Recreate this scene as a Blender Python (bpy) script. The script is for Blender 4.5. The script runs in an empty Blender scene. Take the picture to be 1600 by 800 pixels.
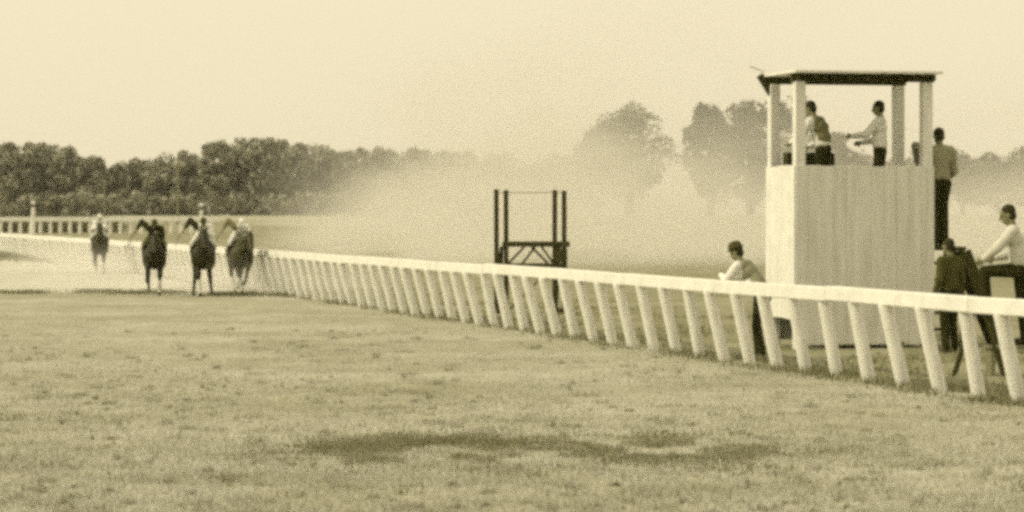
import bpy, bmesh, math, random
import numpy as np
from mathutils import Vector, Matrix

random.seed(7)
RNG = np.random.default_rng(7)
sc = bpy.context.scene
COL = sc.collection
R = math.radians

# ------------------------------------------------------------------ camera
EYE = 2.1
cam = bpy.data.cameras.new('camera')
cam_o = bpy.data.objects.new('camera', cam)
COL.objects.link(cam_o)
cam_o.location = (0, 0, EYE)
cam_o.rotation_euler = (R(90), 0, 0)
cam.sensor_width = 36.0
cam.lens = 112.5                      # 5000 px focal length at 1600 px width
cam.shift_y = -60 / 1600.0            # horizon at 340/800
cam.clip_start = 0.5
cam.clip_end = 6000
cam.dof.use_dof = True
cam.dof.focus_distance = 44.0
cam.dof.aperture_fstop = 2.8
sc.camera = cam_o

# ------------------------------------------------------------------ sky, sun, exposure
SUN_EL = R(38)
SUN_AZ_VEC = Vector((-0.98, -0.20, 0)).normalized()   # horizontal direction towards the sun
TINT = (1.0, 0.905, 0.685)                            # warm old-print light
world = bpy.data.worlds.new('World')
sc.world = world
world.use_nodes = True
wt = world.node_tree
wt.nodes.clear()
w_out = wt.nodes.new('ShaderNodeOutputWorld')
w_bg = wt.nodes.new('ShaderNodeBackground')
w_sky = wt.nodes.new('ShaderNodeTexSky')
w_sky.sky_type = 'NISHITA'
w_sky.sun_disc = False
w_sky.sun_elevation = SUN_EL
w_sky.sun_rotation = math.atan2(SUN_AZ_VEC.x, SUN_AZ_VEC.y)
w_sky.dust_density = 6.0
w_sky.air_density = 1.0
w_bw = wt.nodes.new('ShaderNodeRGBToBW')
w_pow = wt.nodes.new('ShaderNodeMath'); w_pow.operation = 'POWER'; w_pow.inputs[1].default_value = 0.05
w_mul = wt.nodes.new('ShaderNodeMix'); w_mul.data_type = 'RGBA'; w_mul.blend_type = 'MULTIPLY'
w_mul.inputs[0].default_value = 1.0
w_mul.inputs[7].default_value = (8.2, 0.882 * 8.2, 0.61 * 8.2, 1)
wt.links.new(w_sky.outputs[0], w_bw.inputs[0])
wt.links.new(w_bw.outputs[0], w_pow.inputs[0])
wt.links.new(w_pow.outputs[0], w_mul.inputs[6])
wt.links.new(w_mul.outputs[2], w_bg.inputs[0])
w_bg.inputs[1].default_value = 0.1
wt.links.new(w_bg.outputs[0], w_out.inputs[0])

sun = bpy.data.lights.new('sun', 'SUN')
sun.energy = 2.3
sun.angle = R(0.6)
sun.color = (1.0, 0.89, 0.62)
sun_o = bpy.data.objects.new('sun', sun)
COL.objects.link(sun_o)
sdir = Vector((SUN_AZ_VEC.x * math.cos(SUN_EL), SUN_AZ_VEC.y * math.cos(SUN_EL), math.sin(SUN_EL)))
sun_o.rotation_euler = (-sdir).to_track_quat('-Z', 'Y').to_euler()
sun_o.location = sdir * 60

sc.view_settings.view_transform = 'Standard'
sc.view_settings.look = 'None'
sc.view_settings.exposure = 0.13
sc.view_settings.gamma = 1.0
sc.render.engine = 'CYCLES'
sc.cycles.max_bounces = 6
sc.cycles.diffuse_bounces = 3
sc.cycles.volume_bounces = 3
sc.cycles.transparent_max_bounces = 8
sc.cycles.use_denoising = False         # the fine sampling grain is left in, like the grain of the old plate
sc.cycles.use_adaptive_sampling = True
sc.cycles.adaptive_threshold = 0.05
sc.cycles.adaptive_min_samples = 24
sc.cycles.filter_width = 3.7          # soft old lens
sc.cycles.sample_clamp_indirect = 4.0

# ------------------------------------------------------------------ helpers
def alb(v):
    """albedo of the faded print: dark tones run olive, light ones cream"""
    b = float(np.interp(v, [.02, .06, .12, .25, .4, .7], [.08, .22, .34, .64, .80, .95]))
    g = float(np.interp(v, [.02, .1, .3, .7], [.96, .97, .985, 1.0]))
    return (v, v * g, v * b, 1)

MATS = {}
def mat(name, v, var=0.25, scale=4.0, rough=0.85, bump=0.0, bscale=None, stretch=(1, 1, 1), v2=None, detail=4.0, obj=True, thresh=None):
    """procedural material: two tones of albedo mixed by noise, with optional fine relief"""
    if name in MATS: return MATS[name]
    m = bpy.data.materials.new(name); m.use_nodes = True
    nt = m.node_tree; b = nt.nodes['Principled BSDF']
    tc = nt.nodes.new('ShaderNodeTexCoord'); mp = nt.nodes.new('ShaderNodeMapping')
    mp.inputs['Scale'].default_value = stretch
    nt.links.new(tc.outputs['Object' if obj else 'Generated'], mp.inputs[0])
    nz = nt.nodes.new('ShaderNodeTexNoise'); nz.inputs['Scale'].default_value = scale
    nz.inputs['Detail'].default_value = detail; nz.inputs['Roughness'].default_value = 0.65
    nt.links.new(mp.outputs[0], nz.inputs['Vector'])
    rp = nt.nodes.new('ShaderNodeValToRGB')
    lo, hi = thresh or (0.3, 0.7)
    rp.color_ramp.elements[0].position = lo; rp.color_ramp.elements[1].position = hi
    a1 = alb(v * (1 - var)); a2 = alb(v2 if v2 is not None else v * (1 + var))
    rp.color_ramp.elements[0].color = a1; rp.color_ramp.elements[1].color = a2
    nt.links.new(nz.outputs[0], rp.inputs[0])
    nt.links.new(rp.outputs[0], b.inputs['Base Color'])
    b.inputs['Roughness'].default_value = rough
    b.inputs['Specular IOR Level'].default_value = 0.25
    if bump:
        n2 = nt.nodes.new('ShaderNodeTexNoise'); n2.inputs['Scale'].default_value = bscale or scale * 6
        n2.inputs['Detail'].default_value = 5
        nt.links.new(mp.outputs[0], n2.inputs['Vector'])
        bp = nt.nodes.new('ShaderNodeBump'); bp.inputs['Strength'].default_value = bump
        bp.inputs['Distance'].default_value = 0.03
        nt.links.new(n2.outputs[0], bp.inputs['Height'])
        nt.links.new(bp.outputs[0], b.inputs['Normal'])
    MATS[name] = m
    return m

def tag(o, label=None, cat=None, group=None, kind=None):
    if label: o['label'] = label
    if cat: o['category'] = cat
    if group: o['group'] = group
    if kind: o['kind'] = kind
    return o

def empty(name, loc=(0, 0, 0), rz=0.0):
    o = bpy.data.objects.new(name, None); o.empty_display_size = 0.2
    COL.objects.link(o); o.location = loc; o.rotation_euler = (0, 0, rz)
    return o

def link(name, me, m=None, parent=None, loc=(0, 0, 0), smooth=False):
    o = bpy.data.objects.new(name, me); COL.objects.link(o)
    if m is not None and not me.materials: me.materials.append(m)
    o.location = loc
    if parent is not None: o.parent = parent
    if smooth: me.polygons.foreach_set('use_smooth', [True] * len(me.polygons))
    return o

def bm_mesh(name, bm):
    me = bpy.data.meshes.new(name); bm.to_mesh(me); bm.free(); return me

def box_bm(bm, lo, hi, bevel=0.0, jitter=0.0):
    c = [(lo[i] + hi[i]) / 2 for i in range(3)]; s = [hi[i] - lo[i] for i in range(3)]
    r = bmesh.ops.create_cube(bm, size=1.0)
    for v in r['verts']:
        v.co = Vector([v.co[i] * s[i] + c[i] + (random.uniform(-jitter, jitter) if jitter else 0) for i in range(3)])
    if bevel:
        es = list({e for v in r['verts'] for e in v.link_edges})
        bmesh.ops.bevel(bm, geom=es, offset=bevel, segments=1, affect='EDGES')

def box(name, lo, hi, m, parent=None, bevel=0.008, jitter=0.0, loc=(0, 0, 0)):
    bm = bmesh.new(); box_bm(bm, lo, hi, bevel, jitter)
    return link(name, bm_mesh(name, bm), m, parent, loc)

def beam_bm(bm, p0, p1, w, d, up=(0, 0, 1), bevel=0.006):
    p0 = Vector(p0); p1 = Vector(p1); ax = (p1 - p0); L = ax.length; ax.normalize()
    u = Vector(up)
    if abs(ax.dot(u)) > 0.95: u = Vector((0, 1, 0))
    sx = ax.cross(u).normalized(); sy = sx.cross(ax).normalized()
    mtx = Matrix((sx, ax, sy)).transposed().to_4x4(); mtx.translation = (p0 + p1) / 2
    r = bmesh.ops.create_cube(bm, size=1.0)
    for v in r['verts']: v.co = mtx @ Vector((v.co.x * w, v.co.y * L, v.co.z * d))
    if bevel:
        es = list({e for v in r['verts'] for e in v.link_edges})
        bmesh.ops.bevel(bm, geom=es, offset=bevel, segments=1, affect='EDGES')

def beam(name, p0, p1, w, d, m, parent=None, up=(0, 0, 1), bevel=0.006):
    bm = bmesh.new(); beam_bm(bm, p0, p1, w, d, up, bevel)
    return link(name, bm_mesh(name, bm), m, parent)

def capsule(bm, p0, r0, p1, r1, seg=12, flat=None):
    """tapered round-ended limb"""
    p0 = Vector(p0); p1 = Vector(p1); ax = p1 - p0; L = ax.length
    if L < 1e-5: ax = Vector((0, 0, 1))
    ax.normalize()
    u = Vector((0, 0, 1)) if abs(ax.z) < 0.9 else Vector((0, 1, 0))
    sx = ax.cross(u).normalized(); sy = ax.cross(sx).normalized()
    rings = []
    for t in (-80, -50, -20, 0): rings.append((p0 + ax * (r0 * math.sin(R(t))), r0 * math.cos(R(t))))
    for t in (0, 20, 50, 80): rings.append((p1 + ax * (r1 * math.sin(R(t))), r1 * math.cos(R(t))))
    vs = []
    for c, r in rings:
        vs.append([bm.verts.new(c + sx * (r * math.cos(2 * math.pi * k / seg)) + sy * (r * math.sin(2 * math.pi * k / seg))) for k in range(seg)])
    for a, b in zip(vs, vs[1:]):
        for k in range(seg): bm.faces.new((a[k], a[(k + 1) % seg], b[(k + 1) % seg], b[k]))
    bm.faces.new(list(reversed(vs[0]))); bm.faces.new(vs[-1])

def ellipsoid(bm, c, r, rot=None):
    q = bmesh.ops.create_icosphere(bm, subdivisions=3, radius=1.0)
    for v in q['verts']:
        p = Vector((v.co.x * r[0], v.co.y * r[1], v.co.z * r[2]))
        if rot is not None: p = rot @ p
        v.co = p + Vector(c)

def flesh(name, bm, voxel, m, parent, smooth_it=2):
    """fuse a set of overlapping limbs into one continuous skin"""
    me = bm_mesh(name + '_raw', bm)
    o = bpy.data.objects.new(name + '_raw', me); COL.objects.link(o)
    md = o.modifiers.new('r', 'REMESH'); md.mode = 'VOXEL'; md.voxel_size = voxel
    if smooth_it:
        s = o.modifiers.new('s', 'SMOOTH'); s.factor = 0.5; s.iterations = smooth_it
    dg = bpy.context.evaluated_depsgraph_get()
    out = bpy.data.meshes.new_from_object(o.evaluated_get(dg))
    bpy.data.objects.remove(o); bpy.data.meshes.remove(me)
    out.name = name; out.materials.clear(); out.materials.append(m)
    return link(name, out, None, parent, smooth=True)

def np_mesh(name, verts, faces_n, nv):
    """verts (N,3), faces as consecutive runs of nv vertices"""
    me = bpy.data.meshes.new(name)
    n = len(verts); nf = n // nv
    me.vertices.add(n); me.vertices.foreach_set('co', verts.astype(np.float32).ravel())
    me.loops.add(n); me.loops.foreach_set('vertex_index', np.arange(n, dtype=np.int32))
    me.polygons.add(nf); me.polygons.foreach_set('loop_start', np.arange(0, n, nv, dtype=np.int32))
    me.polygons.foreach_set('loop_total', np.full(nf, nv, dtype=np.int32))
    me.update(calc_edges=True)
    return me

def sstep(a, b, x):
    t = np.clip((np.asarray(x, float) - a) / (b - a), 0, 1); return t * t * (3 - 2 * t)

def ground_z(x, y):
    return 2.35 * sstep(250, 400, y)

def at(px, Y):            # world X of the photograph's column px at distance Y
    return (px - 800) / 5000.0 * Y

FENCE_SLOPE = -0.235
def fence_x(y): return 14.22 + FENCE_SLOPE * y
FA = math.atan(0.235)
E1 = Vector((math.cos(FA), math.sin(FA), 0))      # across, away from the track
E2 = Vector((-math.sin(FA), math.cos(FA), 0))     # along the fence, into the distance

# ------------------------------------------------------------------ materials
M_white = mat('white_paint', 0.76, 0.12, 3.0, 0.7, 0.25, 25, (1, 1, 1), v2=0.82)
M_white2 = mat('weathered_white_paint', 0.78, 0.16, 2.5, 0.75, 0.3, 30, (6, 6, 0.6), v2=0.84)
M_wood = mat('dark_weathered_timber', 0.05, 0.3, 6, 0.85, 0.4, 40, (5, 5, .6))
M_greywood = mat('grey_timber', 0.22, 0.3, 6, 0.85, 0.4, 40, (5, 5, .6))
M_skin = mat('skin', 0.2, 0.12, 12, 0.6)
M_hair = mat('dark_hair', 0.024, 0.3, 60, 0.7)
M_shirt = mat('white_cotton', 0.74, 0.08, 9, 0.9, 0.3, 30)
M_greyshirt = mat('grey_cotton', 0.27, 0.1, 9, 0.9, 0.3, 30)
M_dark = mat('dark_wool', 0.026, 0.25, 14, 0.95, 0.3, 60)
M_leather = mat('dark_leather', 0.04, 0.25, 14, 0.5)
M_felt = mat('felt_hat', 0.06, 0.2, 14, 0.9)
M_horse_a = mat('dark_bay_coat', 0.022, 0.25, 5, 0.5)
M_horse_b = mat('bay_coat', 0.03, 0.25, 5, 0.5)
M_horse_c = mat('brown_coat', 0.045, 0.25, 5, 0.5)
M_wrap = mat('white_leg_wrap', 0.6, 0.1, 9, 0.9)
M_mid = mat('khaki_cloth', 0.17, 0.15, 9, 0.9)
M_leaf = mat('dark_foliage', 0.28, 0.7, 0.7, 0.8)
M_leaf2 = mat('mid_foliage', 0.29, 0.65, 0.6, 0.8)
M_leaf3 = mat('soft_foliage', 0.095, 0.6, 0.5, 0.8)
M_stand_leaf = mat('deep_foliage', 0.045, .6, .5, .8)
M_bark = mat('bark', 0.06, 0.3, 3, 0.9, 0.5, 20, (3, 3, .5))

def ground_material():
    m = bpy.data.materials.new('race_ground'); m.use_nodes = True
    nt = m.node_tree; L = nt.links; b = nt.nodes['Principled BSDF']
    b.inputs['Roughness'].default_value = 0.95; b.inputs['Specular IOR Level'].default_value = 0.1
    tc = nt.nodes.new('ShaderNodeTexCoord')
    def noise(scale, detail, stretch=(1, 1, 1), rough=.6):
        mp = nt.nodes.new('ShaderNodeMapping'); mp.inputs['Scale'].default_value = stretch
        L.new(tc.outputs['Object'], mp.inputs[0])
        n = nt.nodes.new('ShaderNodeTexNoise'); n.inputs['Scale'].default_value = scale
        n.inputs['Detail'].default_value = detail; n.inputs['Roughness'].default_value = rough
        L.new(mp.outputs[0], n.inputs['Vector']); return n.outputs[0]
    def ramp(f, lo, hi, c0, c1):
        r = nt.nodes.new('ShaderNodeValToRGB')
        r.color_ramp.elements[0].position = lo; r.color_ramp.elements[1].position = hi
        r.color_ramp.elements[0].color = c0; r.color_ramp.elements[1].color = c1
        L.new(f, r.inputs[0]); return r.outputs[0]
    def mix(fac, a, c, mode='MIX'):
        x = nt.nodes.new('ShaderNodeMix'); x.data_type = 'RGBA'; x.blend_type = mode
        if isinstance(fac, float): x.inputs[0].default_value = fac
        else: L.new(fac, x.inputs[0])
        L.new(a, x.inputs[6]); L.new(c, x.inputs[7]); return x.outputs[2]
    big = ramp(noise(0.22, 4), .36, .66, alb(.33), alb(.46))
    fine = ramp(noise(1.7, 6, (1, .45, 1), .7), .3, .7, (.76, .75, .72, 1), (1.2, 1.2, 1.22, 1))
    c = mix(1.0, big, fine, 'MULTIPLY')
    grit = ramp(noise(22, 4, (1, .3, 1)), .3, .7, (.78, .78, .76, 1), (1.18, 1.18, 1.2, 1))
    c = mix(1.0, c, grit, 'MULTIPLY')
    L.new(c, b.inputs['Base Color'])
    n2 = noise(9, 6, (1, .5, 1), .7)
    bp = nt.nodes.new('ShaderNodeBump'); bp.inputs['Strength'].default_value = 0.6; bp.inputs['Distance'].default_value = 0.06
    L.new(n2, bp.inputs['Height']); L.new(bp.outputs[0], b.inputs['Normal'])
    return m

# ------------------------------------------------------------------ ground
def grid_mesh(name, xs, ys, zoff=0.0, zfun=None, mask=None):
    vs = []; fs = []
    for y in ys:
        for x in xs: vs.append((x, y, (zfun or ground_z)(x, y) + zoff))
    nx = len(xs)
    for j in range(len(ys) - 1):
        for i in range(nx - 1):
            a = j * nx + i; fs.append((a, a + 1, a + nx + 1, a + nx))
    me = bpy.data.meshes.new(name); me.from_pydata([tuple(map(float, v)) for v in vs], [], fs); me.update()
    return me

xs = [-900, -400, -200, -100, -60, -40] + list(range(-30, 31, 2)) + [40, 60, 100, 200, 400, 900]
ys = [-40, -10] + list(np.arange(10, 120, 2.0)) + list(range(120, 420, 10)) + [450, 500, 600, 800, 1100, 1500]
M_ground = ground_material()
g = link('ground', grid_mesh('ground', xs, ys), M_ground, smooth=True)
tag(g, 'mottled pale turf and dirt of the racecourse in the foreground', kind='structure')

# pale raked dirt of the track beyond the turf edge, left of the fence
M_dirt = mat('raked_pale_dirt', 0.46, 0.1, 1.2, 0.95, 0.5, 8, (1, .4, 1), v2=0.58, detail=6)
vs = []; fs = []
yy = list(np.arange(90, 250, 4.0))
for j, y in enumerate(yy):
    xr = fence_x(y) + 0.25
    for k in range(9):
        t = k / 8.0
        xx_ = xr - t * 60
        edge = 0.5 * math.sin(xx_ * 1.3) + 0.3 * math.sin(xx_ * 3.1 + 1) if j == 0 else 0
        vs.append((xx_, y + edge, float(ground_z(xx_, y)) + 0.006))
for j in range(len(yy) - 1):
    for k in range(8):
        a = j * 9 + k; fs.append((a + 1, a, a + 9, a + 10))
me = bpy.data.meshes.new('dirt_track'); me.from_pydata(vs, [], fs); me.update()
tag(link('dirt_track', me, M_dirt), 'pale raked dirt track running along the white fence', kind='structure')

# darker infield grass beyond the fence
M_infield = mat('infield_grass', 0.22, 0.3, 0.5, 0.95, 0.6, 6, (1, .5, 1), v2=0.33, detail=6)
vs = []; fs = []
yy = [31, 34, 37, 40, 44, 48, 52, 56, 60, 66, 74, 84, 96, 110, 130, 155, 185, 220, 260, 300, 350]
for j, y in enumerate(yy):
    xl = fence_x(y) + .12
    for k in range(7):
        vs.append((xl + k * 15, y + 0.6 * math.sin(k * 2.1 + j), float(ground_z(0, y)) + 0.005))
for j in range(len(yy) - 1):
    for k in range(6):
        a = j * 7 + k; fs.append((a, a + 1, a + 8, a + 7))
me = bpy.data.meshes.new('infield'); me.from_pydata(vs, [], fs); me.update()
tag(link('infield', me, M_infield), 'darker infield grass beyond the white fence', kind='structure')

# ------------------------------------------------------------------ grass
def blades(name, pts, hmin, hmax, w, m, label, lean=0.5):
    n = len(pts)
    h = RNG.uniform(hmin, hmax, n); a = RNG.uniform(0, 2 * np.pi, n); wd = w * RNG.uniform(.6, 1.4, n)
    dx = np.cos(a) * wd / 2; dy = np.sin(a) * wd / 2
    la = RNG.uniform(0, 2 * np.pi, n); ll = h * RNG.uniform(0, lean, n)
    v = np.zeros((n, 3, 3)); p = np.asarray(pts)
    v[:, 0] = p + np.stack([-dx, -dy, np.zeros(n)], 1)
    v[:, 1] = p + np.stack([dx, dy, np.zeros(n)], 1)
    v[:, 2] = p + np.stack([np.cos(la) * ll, np.sin(la) * ll, h], 1)
    o = link(name, np_mesh(name, v.reshape(-1, 3), None, 3), m)
    tag(o, label, 'grass', kind='stuff')
    return o

def wedge_points(n, y0, y1, margin=0.19):
    # uniform in screen row rather than in metres: more blades near the camera
    u = RNG.uniform(0, 1, n); y = 1.0 / (1 / y0 + u * (1 / y1 - 1 / y0))
    x = RNG.uniform(-margin, margin, n) * y
    return np.stack([x, y, np.zeros(n)], 1)

def vnoise(x, y, seed=0):
    """cheap value noise"""
    xi = np.floor(x).astype(int); yi = np.floor(y).astype(int); fx = x - xi; fy = y - yi
    def hsh(a, b): return (np.sin(a * 127.1 + b * 311.7 + seed * 74.7) * 43758.5453) % 1.0
    fx = fx * fx * (3 - 2 * fx); fy = fy * fy * (3 - 2 * fy)
    return (hsh(xi, yi) * (1 - fx) + hsh(xi + 1, yi) * fx) * (1 - fy) + (hsh(xi, yi + 1) * (1 - fx) + hsh(xi + 1, yi + 1) * fx) * fy

M_grass = mat('pale_dry_grass', 0.47, 0.2, 0.5, 0.95, v2=0.6)
M_grassd = mat('dark_grass', 0.22, 0.25, 0.8, 0.95, v2=0.30)
pts = wedge_points(270000, 21.5, 80)
d = vnoise(pts[:, 0] * .8, pts[:, 1] * .5) * .6 + vnoise(pts[:, 0] * 2.7, pts[:, 1] * 1.6, 3) * .4
pts = pts[(RNG.uniform(0, 1, len(pts)) < (.3 + .7 * sstep(.3, .72, d)) * (1 - .8 * sstep(45, 80, pts[:, 1]))) & (pts[:, 0] < fence_x(pts[:, 1]) - 0.1)]
blades('turf_grass', pts, .012, .04, .014, M_grass, 'short pale dry grass covering the near turf')

# scattered coarse tufts, and clods thrown up by hooves
c = wedge_points(700, 21.5, 60); c = c[c[:, 0] < fence_x(c[:, 1]) - .5]
k = RNG.integers(14, 44, len(c)); cc = np.repeat(c, k, axis=0)
cc[:, :2] += RNG.normal(0, 1, (len(cc), 2)) * np.repeat(RNG.uniform(.02, .09, len(c)), k)[:, None]
blades('coarse_tufts', cc, .02, .07, .014, mat('coarse_grass', .36, .3, .8, .95, v2=.46), 'scattered coarse grass tufts on the near turf')
c = wedge_points(1100, 21.5, 75); c = c[(c[:, 0] < fence_x(c[:, 1]) - .3) & (vnoise(c[:, 0] * .5, c[:, 1] * .3, 11) > .45)]
r_ = RNG.uniform(.012, .045, len(c)); V = np.zeros((len(c), 4, 3, 3))
for q in range(len(c)):
    t = c[q] + RNG.normal(0, 1, (3, 3)) * r_[q] * np.array([1, 1, .1]); top = c[q] + np.array([0, 0, r_[q] * .9])
    V[q, 0] = [t[0], t[1], top]; V[q, 1] = [t[1], t[2], top]; V[q, 2] = [t[2], t[0], top]; V[q, 3] = [t[0], t[2], t[1]]
tag(link('turf_clods', np_mesh('turf_clods', V.reshape(-1, 3), None, 3), mat('clod_earth', .27, .3, 5, .95)), 'small dark clods of earth kicked up on the turf', 'clods', kind='stuff')

# long darker grass: a streak in the foreground
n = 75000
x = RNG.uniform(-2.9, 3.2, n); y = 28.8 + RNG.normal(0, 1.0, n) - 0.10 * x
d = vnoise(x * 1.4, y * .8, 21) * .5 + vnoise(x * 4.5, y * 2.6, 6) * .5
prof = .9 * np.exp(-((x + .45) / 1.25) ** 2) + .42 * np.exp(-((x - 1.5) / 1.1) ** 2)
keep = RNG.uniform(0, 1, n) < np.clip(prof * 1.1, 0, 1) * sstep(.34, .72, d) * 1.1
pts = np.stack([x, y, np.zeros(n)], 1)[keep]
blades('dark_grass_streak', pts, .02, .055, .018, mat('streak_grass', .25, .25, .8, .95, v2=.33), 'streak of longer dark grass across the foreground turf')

# dark grass bands near the dirt edge, and dark blades along the fence foot
def band(name, n, x0, x1, yc, sy, hm, label, m=M_grassd):
    x = RNG.uniform(x0, x1, n); y = yc + RNG.normal(0, sy, n)
    d = vnoise(x * 1.2, y * .5, 9)
    mid, hw = (x0 + x1) / 2, (x1 - x0) / 2
    k = RNG.uniform(0, 1, n) < sstep(.15, .7, d) * (1 - sstep(.6, 1.0, np.abs(x - mid) / hw))
    blades(name, np.stack([x, y, np.zeros(n)], 1)[k], hm * .4, hm, .04, m, label)
band('band_grass', 14000, -17.5, -8.6, 89.2, .7, .13, 'dark grass verge at the turf edge left of the horses')
band('band_grass', 6000, -8.4, -4.8, 86.5, .6, .12, 'dark grass verge beside the fence right of the horses')
n = 40000
y = 1.0 / RNG.uniform(1 / 135.0, 1 / 33.0, n)
off = RNG.normal(.15, .28, n)
pts = np.stack([fence_x(y) + off, y, np.zeros(n)], 1)
pts = pts[RNG.uniform(0, 1, n) < sstep(.2, .9, vnoise(pts[:, 1] * .8, off * 2, 2))]
blades('fence_foot_grass', pts, .03, .12, .022, M_grassd, 'dark grass blades along the foot of the white fence')
n = 30000
y = 1.0 / RNG.uniform(1 / 95.0, 1 / 37.0, n)
off = RNG.uniform(.4, 7, n)
pts = np.stack([fence_x(y) + off, y, np.zeros(n)], 1)
pts = pts[RNG.uniform(0, 1, n) < sstep(.2, .9, vnoise(pts[:, 0] * .9, pts[:, 1] * .6, 2))]
blades('infield_tufts', pts, .03, .09, .025, M_grassd, 'uneven darker grass tufts on the infield behind the fence')
n = 4000
y = RNG.normal(172, 9, n)
pts = np.stack([fence_x(y) - .6 - RNG.exponential(.8, n), y, np.zeros(n)], 1)
blades('track_edge_weeds', pts, .08, .28, .06, M_grassd, 'dark weeds at the foot of the fence at the left edge')

# ------------------------------------------------------------------ white running rail
fence = empty('running_rail', (fence_x(36), 36, 0))
tag(fence, 'long white running rail fence with leaning posts beside the track', 'fence')
O = Vector((fence_x(36), 36, 0))
RAIL_Z = 1.2
post_meshes = []
for k in range(4):
    bm = bmesh.new()
    lean = 0.20 + 0.012 * k
    w = 0.172 + .006 * (k % 2)
    capsule(bm, Vector((0, 0, -.1)), w / 2, -E1 * lean + Vector((0, 0, RAIL_Z - 0.19)), w / 2 * .96, 12)
    me = bm_mesh('post', bm); me.materials.append(M_white2); me.polygons.foreach_set('use_smooth', [True] * len(me.polygons)); post_meshes.append(me)
y = 33.6
i = 0
while y < 235:
    p = Vector((fence_x(y), y, 0)) - O
    far = min(1.0, max(0.0, (y - 36) / 30))
    o = link('post', post_meshes[random.randrange(4)], None, fence, p)
    o.rotation_euler = (random.uniform(-.022, .022), random.uniform(-.025, .025) - .05 * far, random.uniform(-.08, .08))
    if far: o.scale = (1.0, 1, 1)
    y += 1.235 * random.uniform(.985, 1.015); i += 1
yb = 32.0
while yb < 235:
    ln = 4.94
    p0 = Vector((fence_x(yb), yb, 0)) - O - E1 * 0.225; p1 = Vector((fence_x(yb + ln - .03), yb + ln - .03, 0)) - O - E1 * 0.225
    dz0, dz1 = random.uniform(-.014, .014), random.uniform(-.014, .014)
    zc = RAIL_Z - 0.095
    beam('rail', p0 + Vector((0, 0, zc + dz0)), p1 + Vector((0, 0, zc + dz1)), .16, .19, M_white, fence, bevel=.015)
    yb += ln

# ------------------------------------------------------------------ judges' stand
TW, TD = 2.32, 1.47
PAR, PLAT, ROOF = 2.93, 2.26, 4.28
T0 = Vector((4.52, 51.0, 0))
M_board = mat('stand_board_paint', 0.70, 0.16, 1.6, 0.8, 0.3, 30, (5, 5, .5), v2=0.80, detail=6)
stand = empty('judges_stand', T0, FA)
tag(stand, 'tall boarded white judges stand with open top and flat roof', 'tower')
PW = 0.17
for (a, b2, nm) in ((0, 0, 'corner_post'), (TW, 0, 'corner_post'), (0, TD, 'corner_post'), (TW, TD, 'corner_post')):
    box(nm, (a - PW / 2 * (1 if a == 0 else 1) + (PW / 2 if a == 0 else -PW / 2), b2 + (0 if b2 == 0 else -PW), -.05),
        (a + PW / 2 + (PW / 2 if a == 0 else -PW / 2), b2 + (PW if b2 == 0 else 0), ROOF), M_white2, stand, .01)
nb = 11
bw = TW / nb
for k in range(nb):
    box('front_board', (k * bw + .0012, -.027 + random.uniform(-.003, .003), .06 + random.uniform(0, .05)),
        ((k + 1) * bw - .0012, -.003, PAR + random.uniform(-.012, .012)), M_board, stand, .003)
nb = 7; bw = TD / nb
for k in range(nb):
    box('side_board', (-.027 + random.uniform(-.003, .003), k * bw + .003, .46 + random.uniform(-.01, .03)),
        (-.003, (k + 1) * bw - .003, PAR + random.uniform(-.01, .01)), M_white, stand, .003)
    box('side_board', (TW + .003, k * bw + .003, .3), (TW + .027, (k + 1) * bw - .003, PAR + random.uniform(-.01, .01)), M_board, stand, .003)
for k in range(10):
    box('back_board', (k * TW / 10 + .003, TD + .003, .1), ((k + 1) * TW / 10 - .003, TD + .027, PAR - .02), M_board, stand, .003)
box('floor', (.01, .01, PLAT - .06), (TW - .01, TD - .01, PLAT), M_greywood, stand, .004)
box('bench', (.2, TD - .42, PLAT + .002), (TW - 1.3, TD - .2, PLAT + .9), M_wood, stand, .01)
# roof: beams, boards and a pale fascia
for (a0, a1, b2) in ((-.05, TW + .04, .085), (-.05, TW + .04, TD - .085)):
    box('roof_beam', (a0, b2 - .06, ROOF + .002), (a1, b2 + .06, ROOF + .115), M_wood, stand, .008)
for k in range(9):
    a = .0 + k * (TW - .06) / 8
    box('rafter', (a, -.14, ROOF + .02), (a + .06, .02, ROOF + .11), M_wood, stand, .004)
roof = None
nb = 12; bw = (TW + .17) / nb
for k in range(nb):
    box('roof_board', (-.1 + k * bw + .004, -.3, ROOF + .12 + random.uniform(0, .006)), (-.1 + (k + 1) * bw - .004, TD + .3, ROOF + .165), M_white, stand, .004)
beam('brace', (.17, TD - .09, ROOF - .36), (-.16, TD - .09, ROOF + .15), .1, .1, M_wood, stand)
beam('roof_strip', (-.34, TD - .1, ROOF + .3), (-.08, TD - .1, ROOF + .2), .03, .03, M_white, stand)
for xx_ in (TW + .07, TW + .45):
    beam('ladder_rail', (xx_, .55, -.02), (xx_, .62, PLAT + .35), .05, .09, M_wood, stand)
for k in range(9):
    z = .28 + k * .27
    beam('ladder_rung', (TW + .06, .55 + .07 * z / 2.6, z), (TW + .46, .55 + .07 * z / 2.6, z), .05, .05, M_wood, stand)

box('landing', (TW + .035, .12, 1.57), (TW + .62, .54, 1.63), M_wood, stand)
for b2 in (.14, .5):
    beam('stair_stringer', (TW + .6, b2, 1.55), (TW + 1.25, b2, .0), .05, .2, M_wood, stand)
    box('landing_leg', (TW + .52, b2 - .035, -.02), (TW + .59, b2 + .035, 1.568), M_wood, stand)
for q in range(6):
    z = .22 + q * .23; a = TW + 1.25 - z * .65 / 1.55
    box('tread', (a - .13, .165, z), (a + .1, .475, z + .03), M_wood, stand, .004)

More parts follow.
